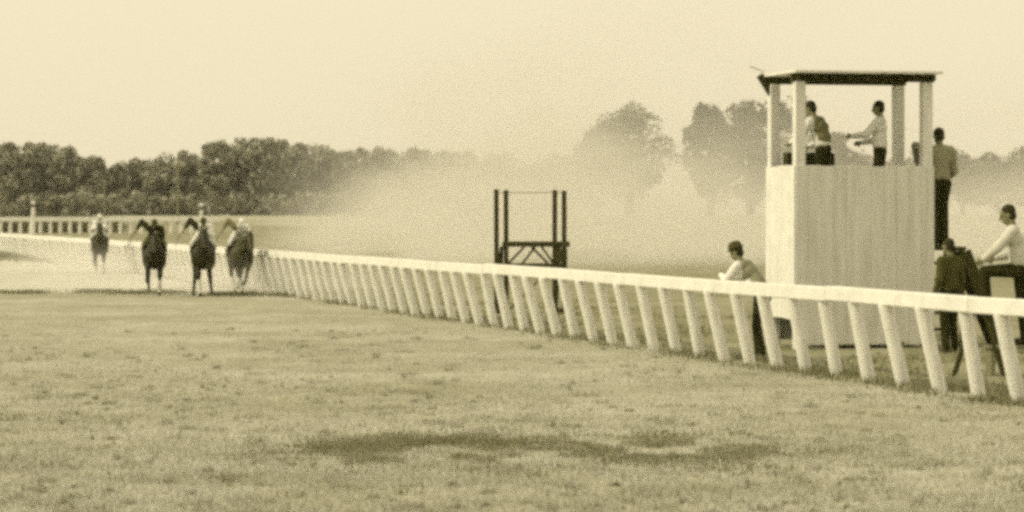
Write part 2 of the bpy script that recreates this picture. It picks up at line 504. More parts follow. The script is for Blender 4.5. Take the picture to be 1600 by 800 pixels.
# ------------------------------------------------------------------ number frame behind the rail
fr = empty('number_frame', (at(829, 70), 70, 0), R(3))
tag(fr, 'dark open timber frame with paired uprights and crossed braces behind the rail', 'frame')
H = 2.7
for xx_ in (-.74, -.53, .53, .74):
    bm = bmesh.new(); beam_bm(bm, (xx_, 0, -.05), (xx_ + random.uniform(-.01, .01), 0, H + random.uniform(-.04, .03)), .1, .1, bevel=.006)
    link('upright', bm_mesh('upright', bm), M_wood, fr)
box('cross_beam', (-.62, -.07, 1.46), (.86, -.055 + .1, 1.58), M_wood, fr)
box('lower_beam', (-.8, -.062, 1.02), (.8, .058, 1.1), M_wood, fr)
box('end_panel', (.5, -.1, 1.12), (.8, -.073, 1.42), M_wood, fr)
box('end_panel', (-.8, -.1, 1.12), (-.68, -.073, 1.34), M_wood, fr)
for (a, b2) in ((-.45, -.15), (-.15, .1), (.42, .1)):
    pass
for (p0, p1) in (((-.48, 1.1), (-.14, 1.46)), ((-.18, 1.1), (.1, 1.46)), ((.38, 1.1), (.02, 1.46)), ((.5, 1.1), (.24, 1.46))):
    beam('brace', (p0[0], -.02, p0[1]), (p1[0], -.02, p1[1]), .045, .05, M_wood, fr)
beam('brace', (-.5, .03, .05), (.5, .03, 1.05), .05, .05, M_greywood, fr)
beam('top_wire', (-.74, 0, H - .06), (.74, 0, H - .05), .016, .016, M_greywood, fr, bevel=0)
for s_ in (-1, 1):
    beam('prop', (s_ * .63, .05, 1.45), (s_ * .63, 1.2, 0), .08, .08, M_wood, fr)
    box('foot_block', (s_ * .63 - .17, -.14, -.02), (s_ * .63 + .17, .14, .12), M_wood, fr)

# ------------------------------------------------------------------ far fence and poles
far = empty('far_fence', (at(200, 300), 300, float(ground_z(0, 300))))
tag(far, 'distant pale post and rail fence below the dark trees', 'fence')
fx0, fx1 = at(-30, 300) - far.location.x, at(345, 300) - far.location.x
bm = bmesh.new(); capsule(bm, (0, 0, -.1), .17, (0, 0, 1.3), .16); pm = bm_mesh('post', bm); pm.materials.append(M_white2)
x = fx0
while x < fx1:
    o = link('post', pm, None, far, (x, 0, 0)); o.rotation_euler = (0, random.uniform(-.03, .03), 0)
    x += .94 * random.uniform(.96, 1.04)
x = fx0
while x < fx1:
    box('rail', (x, -.2, 1.12), (x + 3.74, -.11, 1.55), M_white2, far, .02); x += 3.76

M_rough = mat('rough_field_grass', 0.09, 0.3, .4, .95, .5, 4, v2=.15)
n = 26000
yv = RNG.uniform(301.5, 345, n); xv = at(0, 1) * yv + RNG.uniform(-8, 13.5, n)
kp = RNG.uniform(0, 1, n) < 1 - sstep(6, 13, xv - at(0, 1) * yv)
pts = np.stack([xv, yv, ground_z(xv, yv)], 1)[kp]
blades('rough_field', pts, .4, 1.0, .2, M_rough, 'dark rough grass behind the distant fence at the far left')

def furlong_pole(px, Y, h, w, label):
    t = empty('furlong_pole', (at(px, Y), Y, float(ground_z(0, Y))))
    tag(t, label, 'pole', 'ball-topped furlong poles')
    bm = bmesh.new(); capsule(bm, (0, 0, -.1), w / 2, (0, 0, h - .65), w / 2 * .9)
    link('shaft', bm_mesh('shaft', bm), M_white2, t)
    bm = bmesh.new(); box_bm(bm, (-w * .3, -w * .3, h - .547), (w * .3, w * .3, h - .3), .02)
    link('neck', bm_mesh('neck', bm), M_wood, t)
    bm = bmesh.new(); ellipsoid(bm, (0, 0, h - .12), (.21, .21, .21))
    link('ball', bm_mesh('ball', bm), M_white, t, smooth=True)
furlong_pole(52, 296, 3.05, .42, 'white furlong pole with ball top at the far left')
furlong_pole(315, 296, 2.85, .3, 'ball-topped furlong pole rising behind the middle galloping horse')

def utility_pole(px, Y, h, arm, label):
    t = empty('utility_pole', (at(px, Y), Y, float(ground_z(0, Y))))
    tag(t, label, 'pole', 'thin pale poles before the trees')
    bm = bmesh.new(); capsule(bm, (0, 0, -.1), .13, (0, 0, h), .08); link('shaft', bm_mesh('shaft', bm), M_greywood, t, smooth=True)
    if arm:
        beam('crossarm', (-.2, -.16, h - 1.1), (1.3, -.16, h - 1.7), .1, .1, M_greywood, t)
utility_pole(278, 335, 7.4, True, 'taller thin pale pole with a crossarm before the trees')
utility_pole(163, 335, 4.6, False, 'shorter thin pale pole behind the far left horse')

# ------------------------------------------------------------------ trees
def tree(name, label, x, y, h, w, m, low=0.05, group=None, n=4200, leaf=.42, seed=0, round_=False):
    rg = np.random.default_rng(100 + seed)
    z0 = float(ground_z(x, y))
    t = empty(name, (x, y, z0)); tag(t, label, 'tree', group)
    bm = bmesh.new()
    capsule(bm, (0, 0, -.3), .035 * h, (.1, 0, h * .55), .018 * h, 8)
    for k in range(6):
        a = k * 1.05 + rg.uniform(-.4, .4); zz = h * rg.uniform(.2, .5)
        capsule(bm, (.05, 0, zz), .014 * h, (math.cos(a) * w * .3, math.sin(a) * w * .3, zz + h * rg.uniform(.15, .3)), .006 * h, 6)
    link('trunk', bm_mesh('trunk', bm), M_bark, t, smooth=True)
    P = []
    nc = 34 if not round_ else 40
    cz = h * (low + 1) / 2; hz = h * (1 - low) / 2
    per = n // nc
    for k in range(nc):
        u = rg.normal(size=3); u /= np.linalg.norm(u)
        rad = rg.uniform(.35, .86) ** .6
        cr = w * rg.uniform(.12, .22)
        c = np.array([u[0] * (w / 2 - cr * .7) * rad, u[1] * (w / 2 - cr * .7) * rad, u[2] * (hz - cr * .8) * rad + cz])
        # narrower towards the top unless it is a round crown
        tz = (c[2] - cz) / hz
        if not round_: c[:2] *= (1 - .3 * max(0, tz))
        q = rg.normal(size=(per, 3)); q /= np.linalg.norm(q, axis=1)[:, None]
        q *= cr * rg.uniform(.55, 1.05, per)[:, None]; q[:, 2] *= .8
        P.append(c + q)
    P = np.concatenate(P); P[:, 2] = np.maximum(P[:, 2], .1); N = len(P)
    # leaf clumps: bent quads facing about
    a = rg.normal(size=(N, 3)); a /= np.linalg.norm(a, axis=1)[:, None]
    b = np.cross(a, rg.normal(size=(N, 3))); b /= np.linalg.norm(b, axis=1)[:, None]
    s = leaf * rg.uniform(.5, 1.1, N)[:, None] / 2
    V = np.stack([P - a * s - b * s * .6, P + a * s * .3 - b * s, P + a * s + b * s * .7, P - a * s * .4 + b * s], 1)
    link('crown', np_mesh('crown', V.reshape(-1, 3), None, 4), m, t)
    return t

wood = [  # px, top y, width px, distance, label
    (8, 214, 70, 412, 'dark tree at the left edge of the wood'),
    (58, 209, 74, 418, 'tall dark tree behind the white furlong pole'),
    (108, 221, 64, 414, 'dark rounded tree just right of the furlong pole'),
    (142, 232, 50, 410, 'shorter dark tree left of the notch in the tree line'),
    (178, 246, 40, 416, 'low tree in the notch of the tree line above the far left horse'),
    (214, 240, 52, 424, 'low tree just right of the notch in the tree line'),
    (250, 235, 54, 420, 'low rounded tree above the leftmost of the three leading horses'),
    (290, 236, 46, 418, 'low tree behind the thin pole with a crossarm'),
    (338, 208, 56, 414, 'tall tree beginning the higher clump above the middle horse'),
    (372, 214, 44, 419, 'narrow tree within the higher clump of the wood'),
    (413, 199, 76, 416, 'tallest broad tree of the dark wood on the left'),
    (465, 214, 56, 420, 'tree on the right shoulder of the tallest tree in the wood'),
    (505, 222, 52, 424, 'middling tree in the wood where the dust begins'),
    (545, 212, 56, 420, 'tree with a raised top at the edge of the dust'),
    (592, 219, 56, 426, 'half dusty tree right of the raised treetop'),
    (642, 220, 60, 430, 'dust-veiled tree nearing the right end of the wood'),
    (700, 224, 64, 434, 'faint dusty tree at the right end of the wood'),
]
for i, (px, ty, wp, Y, lb) in enumerate(wood):
    s = 5000.0 / Y; x = at(px, Y); h = (EYE + (340 - ty) / s) - float(ground_z(x, Y))
    tree('leafy_tree', lb, x, Y, h, wp / s * 1.25, M_leaf if i % 3 else M_leaf2, .02, 'trees of the dark wood on the left', 4600, .5, i)
rtrees = [
    (790, 232, 90, 520, 'faint low tree in the dust above the timber frame', M_leaf3, False),
    (872, 236, 80, 520, 'faint low tree left of the big round tree', M_leaf3, False),
    (985, 136, 146, 500, 'big round pale tree rising out of the dust', M_leaf3, True),
    (928, 172, 62, 506, 'smaller shoulder tree left of the big round tree', M_leaf3, False),
    (1110, 146, 96, 470, 'rounded tree left of the judges stand', M_stand_leaf, True),
    (1172, 130, 92, 462, 'taller tree touching the left edge of the judges stand', M_stand_leaf, False),
    (1235, 128, 110, 460, 'tall tree seen between the left posts of the judges stand', M_stand_leaf, False),
    (1300, 185, 70, 480, 'lower tree seen through the open top of the judges stand', M_leaf3, False),
    (1352, 228, 96, 500, 'low hazy tree behind the man seen through the stand', M_leaf3, False),
    (1425, 230, 128, 500, 'low hazy tree behind the right posts of the stand', M_leaf3, False),
    (1505, 224, 112, 500, 'low hazy tree just right of the judges stand', M_leaf3, False),
    (1560, 230, 96, 500, 'low hazy tree above the man with a raised leg', M_leaf3, False),
    (1608, 222, 96, 500, 'low hazy tree at the right edge', M_leaf3, False),
]
for i, (px, ty, wp, Y, lb, m, rd) in enumerate(rtrees):
    s = 5000.0 / Y; x = at(px, Y); h = (EYE + (340 - ty) / s) - float(ground_z(x, Y))
    tree('hazy_tree', lb, x, Y, h, wp / s * (1.1 if rd else 1.25), m, .0, 'hazy trees beyond the dust', 5600 if rd else 4200, .62, 50 + i, rd)
# the undivided mass of wood behind and below the front trees
Pw = []
for k in range(760):
    Y = RNG.uniform(428, 470); px = RNG.uniform(-60, 900); s = 5000 / Y
    top = np.interp(px, [-60, 60, 150, 170, 250, 320, 410, 500, 740, 900], [222, 222, 242, 254, 246, 226, 214, 230, 236, 250])
    hh = (340 - top) / s
    c = np.array([at(px, Y), Y, 2.35 + RNG.uniform(.4, max(1., hh - .9))]); cr = RNG.uniform(.7, 1.3)
    q = RNG.normal(size=(90, 3)); q /= np.linalg.norm(q, axis=1)[:, None]; Pw.append(c + q * cr * RNG.uniform(.5, 1, (90, 1)))
for k in range(330):      # scrub at the foot of the trees
    Y = RNG.uniform(396, 406); px = RNG.uniform(-60, 760)
    c = np.array([at(px, Y), Y, float(ground_z(0, Y)) + RNG.uniform(.2, 2.2)]); cr = RNG.uniform(.5, 1.1)
    q = RNG.normal(size=(80, 3)); q /= np.linalg.norm(q, axis=1)[:, None]; Pw.append(c + q * cr * RNG.uniform(.5, 1, (80, 1)))
Pw = np.concatenate(Pw); N = len(Pw)
a = RNG.normal(size=(N, 3)); a /= np.linalg.norm(a, axis=1)[:, None]
b = np.cross(a, RNG.normal(size=(N, 3))); b /= np.linalg.norm(b, axis=1)[:, None]
s = .5 * RNG.uniform(.5, 1.1, N)[:, None] / 2
V = np.stack([Pw - a * s - b * s * .6, Pw + a * s * .3 - b * s, Pw + a * s + b * s * .7, Pw - a * s * .4 + b * s], 1)
tag(link('woodland', np_mesh('woodland', V.reshape(-1, 3), None, 4), M_leaf), 'dark undergrowth and further wood filling in behind the front trees', 'wood', kind='stuff')

# ------------------------------------------------------------------ people
def person(label, loc, rz, pose=None, height=1.75, shirt=M_shirt, trousers=M_dark, sleeve=None, hat=None, hair=M_hair,
           boots=False, lean=0.0, sleeveL=None, group=None, back_cloth=None):
    J = dict(pelvis=(0, 0, .97), belly=(0, .01, 1.12), chest=(0, .01, 1.32), neck=(0, 0, 1.48), head=(0, .03, 1.635),
             shL=(-.185, 0, 1.425), shR=(.185, 0, 1.425), elL=(-.25, -.02, 1.14), elR=(.25, -.02, 1.14),
             wrL=(-.26, .08, .90), wrR=(.26, .08, .90), hipL=(-.095, 0, .93), hipR=(.095, 0, .93),
             knL=(-.10, .03, .50), knR=(.10, .03, .50), anL=(-.10, -.02, .085), anR=(.10, -.02, .085),
             toL=(-.12, .15, .035), toR=(.12, .15, .035), look=(0, 1, 0))
    if pose: J.update(pose)
    k = height / 1.75
    J = {n: (Vector(p) * k if n != 'look' else Vector(p).normalized()) for n, p in J.items()}
    t = empty('person', loc, rz); tag(t, label, 'person', group)
    up = (J['head'] - J['neck']).normalized(); fw = J['look']; fw = (fw - up * fw.dot(up)).normalized(); side = fw.cross(up).normalized()
    hr = Matrix((side, fw, up)).transposed()
    Hd = J['head']
    def hp(x, y, z): return Hd + hr @ (Vector((x, y, z)) * k)
    # ---- one continuous body
    bm = bmesh.new()
    ellipsoid(bm, hp(0, -.005, .03), (.074 * k, .095 * k, .095 * k), hr)
    ellipsoid(bm, hp(0, .025, -.045), (.058 * k, .068 * k, .07 * k), hr)
    capsule(bm, hp(0, .088, .02), .011 * k, hp(0, .108, -.022), .016 * k, 8)           # nose
    capsule(bm, hp(-.035, .078, .032), .016 * k, hp(.035, .078, .032), .016 * k, 8)    # brow
    capsule(bm, hp(-.02, .083, -.062), .011 * k, hp(.02, .083, -.062), .011 * k, 8)    # lips
    for s_ in (-1, 1): ellipsoid(bm, hp(s_ * .078, -.01, -.005), (.012 * k, .02 * k, .032 * k), hr)
    capsule(bm, J['neck'] - up * .03, .058 * k, hp(0, -.015, -.06), .052 * k)
    sx = (J['shR'] - J['shL']).normalized()
    capsule(bm, J['shL'] * .75 + J['shR'] * .25, .075 * k, J['shL'] * .25 + J['shR'] * .75, .075 * k)
    capsule(bm, J['chest'] - sx * .075 * k, .105 * k, J['chest'] + sx * .075 * k, .105 * k)
    capsule(bm, J['chest'], .11 * k, J['neck'], .06 * k)
    capsule(bm, J['belly'] - sx * .06 * k, .10 * k, J['chest'], .11 * k); capsule(bm, J['belly'] + sx * .06 * k, .10 * k, J['chest'], .11 * k)
    capsule(bm, J['hipL'], .10 * k, J['belly'], .10 * k); capsule(bm, J['hipR'], .10 * k, J['belly'], .10 * k)
    for s_ in 'LR':
        capsule(bm, J['sh' + s_], .062 * k, J['el' + s_], .043 * k); capsule(bm, J['el' + s_], .043 * k, J['wr' + s_], .03 * k)
        capsule(bm, J['hip' + s_], .088 * k, J['kn' + s_], .058 * k); capsule(bm, J['kn' + s_], .056 * k, J['an' + s_], .04 * k)
        capsule(bm, J['an' + s_] - Vector((0, 0, .03 * k)), .04 * k, J['to' + s_], .03 * k)
        # hand: palm, four curled fingers, thumb from the side of the palm
        d = (J['wr' + s_] - J['el' + s_]).normalized(); W = J['wr' + s_]
        inn = Vector((1, 0, 0)) if s_ == 'L' else Vector((-1, 0, 0))
        inn = (inn - d * inn.dot(d)).normalized(); wd = d.cross(inn).normalized()
        capsule(bm, W + d * .02 * k - wd * .018 * k, .02 * k, W + d * .07 * k - wd * .024 * k, .019 * k, 8)
        capsule(bm, W + d * .02 * k + wd * .018 * k, .02 * k, W + d * .07 * k + wd * .024 * k, .019 * k, 8)
        for q, L_ in enumerate((.068, .078, .074, .058)):
            o_ = wd * ((q - 1.5) * .0195 * k); b0 = W + d * .085 * k + o_; b1 = b0 + (d * .8 + inn * .5).normalized() * L_ * .5 * k
            b2 = b1 + (d * .35 + inn * .9).normalized() * L_ * .5 * k
            capsule(bm, b0, .0095 * k, b1, .009 * k, 6); capsule(bm, b1, .009 * k, b2, .0078 * k, 6)
        tb = W + d * .03 * k - wd * .03 * k; t1 = tb + (d * .6 - wd * .6 + inn * .3).normalized() * .04 * k
        capsule(bm, tb, .012 * k, t1, .0105 * k, 6); capsule(bm, t1, .0105 * k, t1 + (d * .8 + inn * .5).normalized() * .03 * k, .009 * k, 6)
    body = flesh('body', bm, .0085 * k, M_skin, t, 1)
    bm = bmesh.new()
    bm.free()
    for s_ in (-1, 1):
        bm = bmesh.new(); ellipsoid(bm, hp(s_ * .031, .084, .012), (.011 * k, .008 * k, .008 * k), hr)
        link('eye', bm_mesh('eye', bm), M_hair, body, smooth=True)
    # ---- clothes
    g_ = .014 * k
    bm = bmesh.new()
    capsule(bm, J['shL'] * .8 + J['shR'] * .2, .075 * k + g_, J['shL'] * .2 + J['shR'] * .8, .075 * k + g_)
    capsule(bm, J['chest'] - sx * .075 * k, .105 * k + g_, J['chest'] + sx * .075 * k, .105 * k + g_)
    capsule(bm, J['chest'], .11 * k, J['neck'] - up * .015, .062 * k)
    capsule(bm, J['belly'] - sx * .06 * k, .10 * k + g_, J['chest'], .11 * k + g_); capsule(bm, J['belly'] + sx * .06 * k, .10 * k + g_, J['chest'], .11 * k + g_)
    capsule(bm, J['pelvis'] * .5 + J['belly'] * .5 - sx * .055 * k, .108 * k + g_, J['belly'] + sx * .03 * k, .108 * k + g_)
    capsule(bm, J['pelvis'] * .5 + J['belly'] * .5 + sx * .055 * k, .108 * k + g_, J['belly'] - sx * .03 * k, .108 * k + g_)
    for s_ in 'LR':
        arms = bm if sleeve is None else bmesh.new()
        puff = .022 * k if boots else 0.0
        capsule(arms, J['sh' + s_], .064 * k + g_ + puff, J['el' + s_], .05 * k + g_ + puff)
        capsule(arms, J['el' + s_], .05 * k + g_ + puff, J['el' + s_] * .12 + J['wr' + s_] * .88, .036 * k + g_ * .8)
        if sleeve is not None: flesh('sleeve', arms, .013 * k, sleeveL if (s_ == 'L' and sleeveL) else sleeve, t, 2)
    sh = flesh('shirt', bm, .013 * k, shirt, t, 2)
    if back_cloth is not None:  # darker cloth shell set back over the shirt
        bm = bmesh.new(); bk = Vector((0, -.035 * k, 0)); g2 = g_ + .006 * k
        capsule(bm, J['shL'] * .8 + J['shR'] * .2 + bk, .075 * k + g2, J['shL'] * .2 + J['shR'] * .8 + bk, .075 * k + g2)
        capsule(bm, J['chest'] - sx * .07 * k + bk, .105 * k + g2, J['chest'] + sx * .07 * k + bk, .105 * k + g2)
        for q in (-1, 1):
            capsule(bm, J['belly'] + sx * q * .05 * k + bk, .105 * k + g2, J['chest'] + bk, .11 * k + g2)
        flesh('back_shell', bm, .013 * k, back_cloth, t, 2)
    bm = bmesh.new()
    for s_ in 'LR':
        capsule(bm, J['hip' + s_], .104 * k, J['pelvis'] * .7 + J['belly'] * .3, .106 * k)
        capsule(bm, J['hip' + s_], .1 * k, J['kn' + s_], .07 * k)
        e = J['kn' + s_] * (.45 if boots else .04) + J['an' + s_] * (.55 if boots else .96)
        capsule(bm, J['kn' + s_], .07 * k, e, (.052 if boots else .062) * k)
    flesh('trousers', bm, .013 * k, trousers, t, 2)
    for s_ in 'LR':
        bm = bmesh.new()
        capsule(bm, J['an' + s_] - Vector((0, 0, .035 * k)), .048 * k, J['to' + s_], .04 * k)
        if boots: capsule(bm, J['an' + s_], .052 * k, J['kn' + s_] * .8 + J['an' + s_] * .2, .066 * k)
        flesh('boot' if boots else 'shoe', bm, .011 * k, M_leather, t, 1)
    # ---- hair and hat
    bm = bmesh.new()
    ellipsoid(bm, hp(0, -.022, .05), (.083 * k, .095 * k, .088 * k), hr)
    ellipsoid(bm, hp(0, -.045, -.01), (.078 * k, .062 * k, .075 * k), hr)
    flesh('hair', bm, .012 * k, hair, t, 1)
    if hat == 'brim':
        bm = bmesh.new()
        ellipsoid(bm, hp(0, 0, .065), (.125 * k, .14 * k, .014 * k), hr)
        ellipsoid(bm, hp(0, -.005, .105), (.092 * k, .108 * k, .075 * k), hr)
        flesh('hat', bm, .012 * k, M_felt, t, 1)
    elif hat in ('cap', 'lightcap'):
        bm = bmesh.new()
        ellipsoid(bm, hp(0, -.012, .065), (.095 * k, .112 * k, .082 * k), hr)
        ellipsoid(bm, hp(0, .105, .055), (.065 * k, .065 * k, .013 * k), hr)
        flesh('cap', bm, .012 * k, M_felt if hat == 'cap' else M_shirt, t, 1)
    return t, J, k

def tp(a, b2, z=0.0):      # point of the stand's plan
    return T0 + E1 * a + E2 * b2 + Vector((0, 0, z))

FACE_TRACK = math.pi / 2                 # local +y towards -x (screen left)
# in the stand
person('man in sunlit white shirt leaning at the left front of the stand', tp(.62, .45, PLAT), R(62),
       dict(chest=(0, .1, 1.3), neck=(0, .17, 1.46), head=(0, .23, 1.6), shL=(-.185, .15, 1.4), shR=(.185, .15, 1.4), belly=(0, .05, 1.12),
            elL=(-.24, .3, 1.15), wrL=(-.15, .52, 1.05), elR=(.27, .12, 1.1), wrR=(.2, .35, 1.0)), 1.74, sleeve=None, hat=None, trousers=M_dark, back_cloth=M_mid)
person('man in white shirt and dark trousers at the right of the stand', tp(1.62, .55, PLAT), R(75),
       dict(elL=(-.24, .2, 1.2), wrL=(-.16, .45, 1.18), elR=(.26, .1, 1.13), wrR=(.2, .34, 1.08)), 1.72, shirt=M_shirt, trousers=M_dark)
# on the ladder
person('man in grey shirt and dark trousers perched on the ladder of the stand', tp(TW + .24, .34, 1.64), R(20),
       dict(elL=(-.3, .2, 1.5), wrL=(-.22, .3, 1.25), elR=(.27, .05, 1.12), wrR=(.25, .27, 1.0), anL=(-.07, 0, .085), anR=(.06, .02, .085),
            knL=(-.08, .05, .5), knR=(.07, .05, .5), toL=(-.08, .17, .06), toR=(.07, .18, .06)), 1.9, shirt=M_greyshirt, trousers=M_dark)
# on the ground right of the stand
person('man in grey coat standing at the right foot of the stand', (at(1484, 49.6), 49.6, 0), R(40),
       None, 1.76, shirt=mat('dark_grey_coat', .07, .2, 9, .95), sleeve=None, trousers=M_dark, hat=None)
# leaning on the rail
person('man in a dark hat and white shirt leaning on the rail beside the stand', (at(1186, 47.6), 47.6, 0), R(62),
       dict(pelvis=(0, -.06, .95), hipL=(-.095, -.06, .92), hipR=(.095, -.06, .92), belly=(0, .06, 1.1), chest=(0, .2, 1.27), neck=(0, .3, 1.42), head=(0, .36, 1.57),
            shL=(-.185, .27, 1.37), shR=(.185, .27, 1.37), elL=(-.24, .42, 1.16), wrL=(-.05, .6, 1.24), elR=(.26, .4, 1.14), wrR=(.08, .58, 1.22),
            knL=(-.1, 0, .5), knR=(.12, .1, .5), anL=(-.1, -.1, .085), anR=(.13, .06, .085), toL=(-.12, .07, .035), toR=(.15, .24, .035)),
       1.76, hat='brim', trousers=M_dark, back_cloth=M_greyshirt)

# trestle and low bench under the man at the right edge
YB = 42.6
bn = empty('low_bench', (at(1588, YB), YB, 0), R(5))
tag(bn, 'low plank bench under the man at the right edge', 'bench')
box('seat_plank', (-.42, -.17, .355), (.55, .17, .4), M_greywood, bn)
for xx_ in (-.35, .47): box('leg', (xx_ - .03, -.15, -.02), (xx_ + .03, .15, .353), M_greywood, bn)
sh_ = empty('sawhorse', (at(1530, YB), YB, 0), R(80))
tag(sh_, 'timber sawhorse under the raised foot of the man at the right edge', 'sawhorse')
box('top_beam', (-.45, -.06, .86), (.45, .06, .95), M_greywood, sh_)
for a in (-.36, .36):
    for b2 in (-1, 1):
        beam('leg', (a, b2 * .065, .9), (a * 1.15, b2 * .33, -.01), .07, .05, M_wood, sh_)
person('man in white shirt with one foot raised on a sawhorse at the right edge', (at(1594, YB), YB, .4), R(80),
       dict(hipR=(.095, 0, .93), hipL=(-.095, .02, .93), knL=(-.1, .44, .92), anL=(-.1, .40, .50), toL=(-.11, .57, .455) if False else (-.11, .55, .58),
            knR=(.1, -.02, .5), anR=(.11, -.06, .085), belly=(0, .03, 1.12), chest=(0, .07, 1.31), neck=(0, .1, 1.46), head=(0, .15, 1.61),
            shL=(-.185, .09, 1.41), shR=(.185, .09, 1.41), elL=(-.25, .28, 1.2), wrL=(-.14, .45, 1.06), elR=(.26, .1, 1.13), wrR=(.2, .32, 1.08)),
       1.88, shirt=mat('pale_grey_cotton', .58, .1, 9, .9, .3, 30), trousers=M_dark)

# ------------------------------------------------------------------ horses and riders
LEGS = {
 'a': dict(fL=[(-.16, .5, .98), (-.15, .68, .56), (-.14, .66, .17), (-.14, .72, .045)], fR=[(.17, .5, .98), (.2, .9, .78), (.21, .74, .46), (.21, .6, .4)],
           hL=[(-.17, -.42, .98), (-.16, -.72, .55), (-.15, -.5, .16), (-.15, -.43, .045)], hR=[(.17, -.42, .98), (.16, -.86, .6), (.15, -.98, .26), (.15, -1.04, .14)]),
 'b': dict(fL=[(-.16, .5, .98), (-.16, .9, .75), (-.2, .74, .42), (-.2, .62, .36)], fR=[(.16, .5, .98), (.14, .72, .56), (.1, .78, .17), (.09, .84, .045)],
           hL=[(-.17, -.42, .98), (-.2, -.7, .56), (-.24, -.42, .18), (-.25, -.33, .06)], hR=[(.17, -.42, .98), (.2, -.66, .55), (.24, -.4, .16), (.25, -.32, .045)]),
 'c': dict(fL=[(-.15, .5, .98), (-.12, .92, .72), (-.06, .8, .36), (-.05, .7, .28)], fR=[(.15, .5, .98), (.1, .66, .56), (.02, .68, .17), (.02, .75, .045)],
           hL=[(-.17, -.42, .98), (-.16, -.8, .6), (-.12, -.92, .24), (-.1, -.98, .13)], hR=[(.17, -.42, .98), (.14, -.68, .55), (.08, -.45, .16), (.08, -.37, .045)]),
}
def horse(label, loc, rz, coat, legs, poll=1.78, scale=1.0, wraps='', tilt=0.0, headx=0.0, sleeve=M_dark, shirt=M_shirt, arm=True, rlabel='', wlabel='', cap='cap', upright=False):
    t = empty('horse', loc, rz); t.scale = (scale,) * 3
    tag(t, label, 'horse', 'galloping race horses')
    L = LEGS[legs]
    bm = bmesh.new()
    ellipsoid(bm, (0, .42, 1.22), (.235, .36, .32)); ellipsoid(bm, (0, .02, 1.2), (.27, .55, .30)); ellipsoid(bm, (0, -.5, 1.27), (.26, .40, .31))
    ellipsoid(bm, (0, .62, 1.12), (.25, .22, .36)); ellipsoid(bm, (0, .45, .98), (.2, .3, .26))
    for s_ in (-1, 1):
        ellipsoid(bm, (s_ * .2, .54, 1.04), (.14, .2, .3)); ellipsoid(bm, (s_ * .14, -.52, 1.14), (.14, .26, .32))
    capsule(bm, (0, .3, 1.44), .12, (0, .0, 1.42), .14)                       # withers
    pz = poll; py = 1.22
    hx = headx
    capsule(bm, (0, .56, 1.3), .19, (hx * .5, .9, (1.4 + pz) / 2 - .02), .13); capsule(bm, (hx * .5, .9, (1.4 + pz) / 2 - .02), .14, (hx, py, pz - .03), .095)
    capsule(bm, (0, .62, 1.2), .17, (hx * .6, 1.0, (1.3 + pz) / 2 - .1), .105)
    # head: poll, cheek, face, muzzle
    P0 = Vector((hx, py + .02, pz)); MZ = Vector((hx * 1.1, py + .36, pz - .40))
    capsule(bm, P0, .095, P0.lerp(MZ, .55), .078); capsule(bm, P0.lerp(MZ, .5), .075, MZ, .056)
    capsule(bm, P0.lerp(MZ, .2) + Vector((0, -.05, -.06)), .085, P0.lerp(MZ, .75) + Vector((0, -.03, -.04)), .05)
    for s_ in (-1, 1):
        capsule(bm, P0 + Vector((s_ * .055, -.02, .06)), .032, P0 + Vector((s_ * .075, -.02, .19)), .01, 8)    # ears
        ellipsoid(bm, P0.lerp(MZ, .3) + Vector((s_ * .075, .02, .02)), (.02, .03, .025))
        ellipsoid(bm, MZ + Vector((s_ * .03, .03, .0)), (.025, .03, .03))
    for key, p in L.items():
        fore = key[0] == 'f'
        p = [Vector(q) for q in p]
        if fore:
            capsule(bm, p[0] + Vector((0, .02, .2)), .14, p[0] + Vector((0, 0, -.06)), .115); capsule(bm, p[0], .115, p[1], .075)
        else:
            capsule(bm, p[0] + Vector((0, -.08, .22)), .18, p[0], .13); capsule(bm, p[0], .125, p[1], .058)
        ellipsoid(bm, p[1], (.068, .072, .08))
        capsule(bm, p[1], .056, p[2], .044); ellipsoid(bm, p[2], (.044, .048, .048))
        capsule(bm, p[2], .036, p[3] + Vector((0, 0, .02)), .042)
        capsule(bm, p[3] + Vector((0, .005, .012)), .045, p[3] + Vector((0, .03, .0)), .05)
    body = flesh('body', bm, .016, coat, t, 2)
    # tail, mane, saddle, bridle, reins, wraps
    bm = bmesh.new()
    capsule(bm, (0, -.86, 1.42), .05, (0, -1.1, 1.3), .07); capsule(bm, (0, -1.1, 1.3), .07, (.03, -1.35, .95), .05); capsule(bm, (.03, -1.35, .95), .05, (.04, -1.45, .7), .015)
    flesh('tail', bm, .016, M_hair, t)
    bm = bmesh.new()
    for q in range(8):
        f = q / 7.0
        c = Vector((hx * f, .45 + f * .72, 1.56 + f * (pz - 1.52)))
        capsule(bm, c, .03, c + Vector((.07, -.05, -.13)), .018, 8)
    capsule(bm, P0 + Vector((0, .02, .09)), .03, P0 + Vector((0, .1, -.02)), .014, 8)
    flesh('mane', bm, .014, M_hair, t)
    bm = bmesh.new()
    ellipsoid(bm, (0, .02, 1.5), (.2, .27, .07)); capsule(bm, (-.22, .02, 1.46), .05, (-.285, .06, 1.2), .025); capsule(bm, (.22, .02, 1.46), .05, (.285, .06, 1.2), .025)
    flesh('saddle', bm, .016, M_leather, t)
    bm = bmesh.new()
    for s_ in (-1, 1):
        m1 = MZ + Vector((s_ * .06, -.02, 0)); capsule(bm, m1, .01, P0 + Vector((s_ * .1, 0, .02)), .01, 6)
        capsule(bm, m1, .009, (s_ * .1, .55, 1.66), .009, 6)
    capsule(bm, P0.lerp(MZ, .55) + Vector((-.075, .04, .03)), .011, P0.lerp(MZ, .55) + Vector((.075, .04, .03)), .011, 6)
    link('bridle', bm_mesh('bridle', bm), M_leather, t, smooth=True)
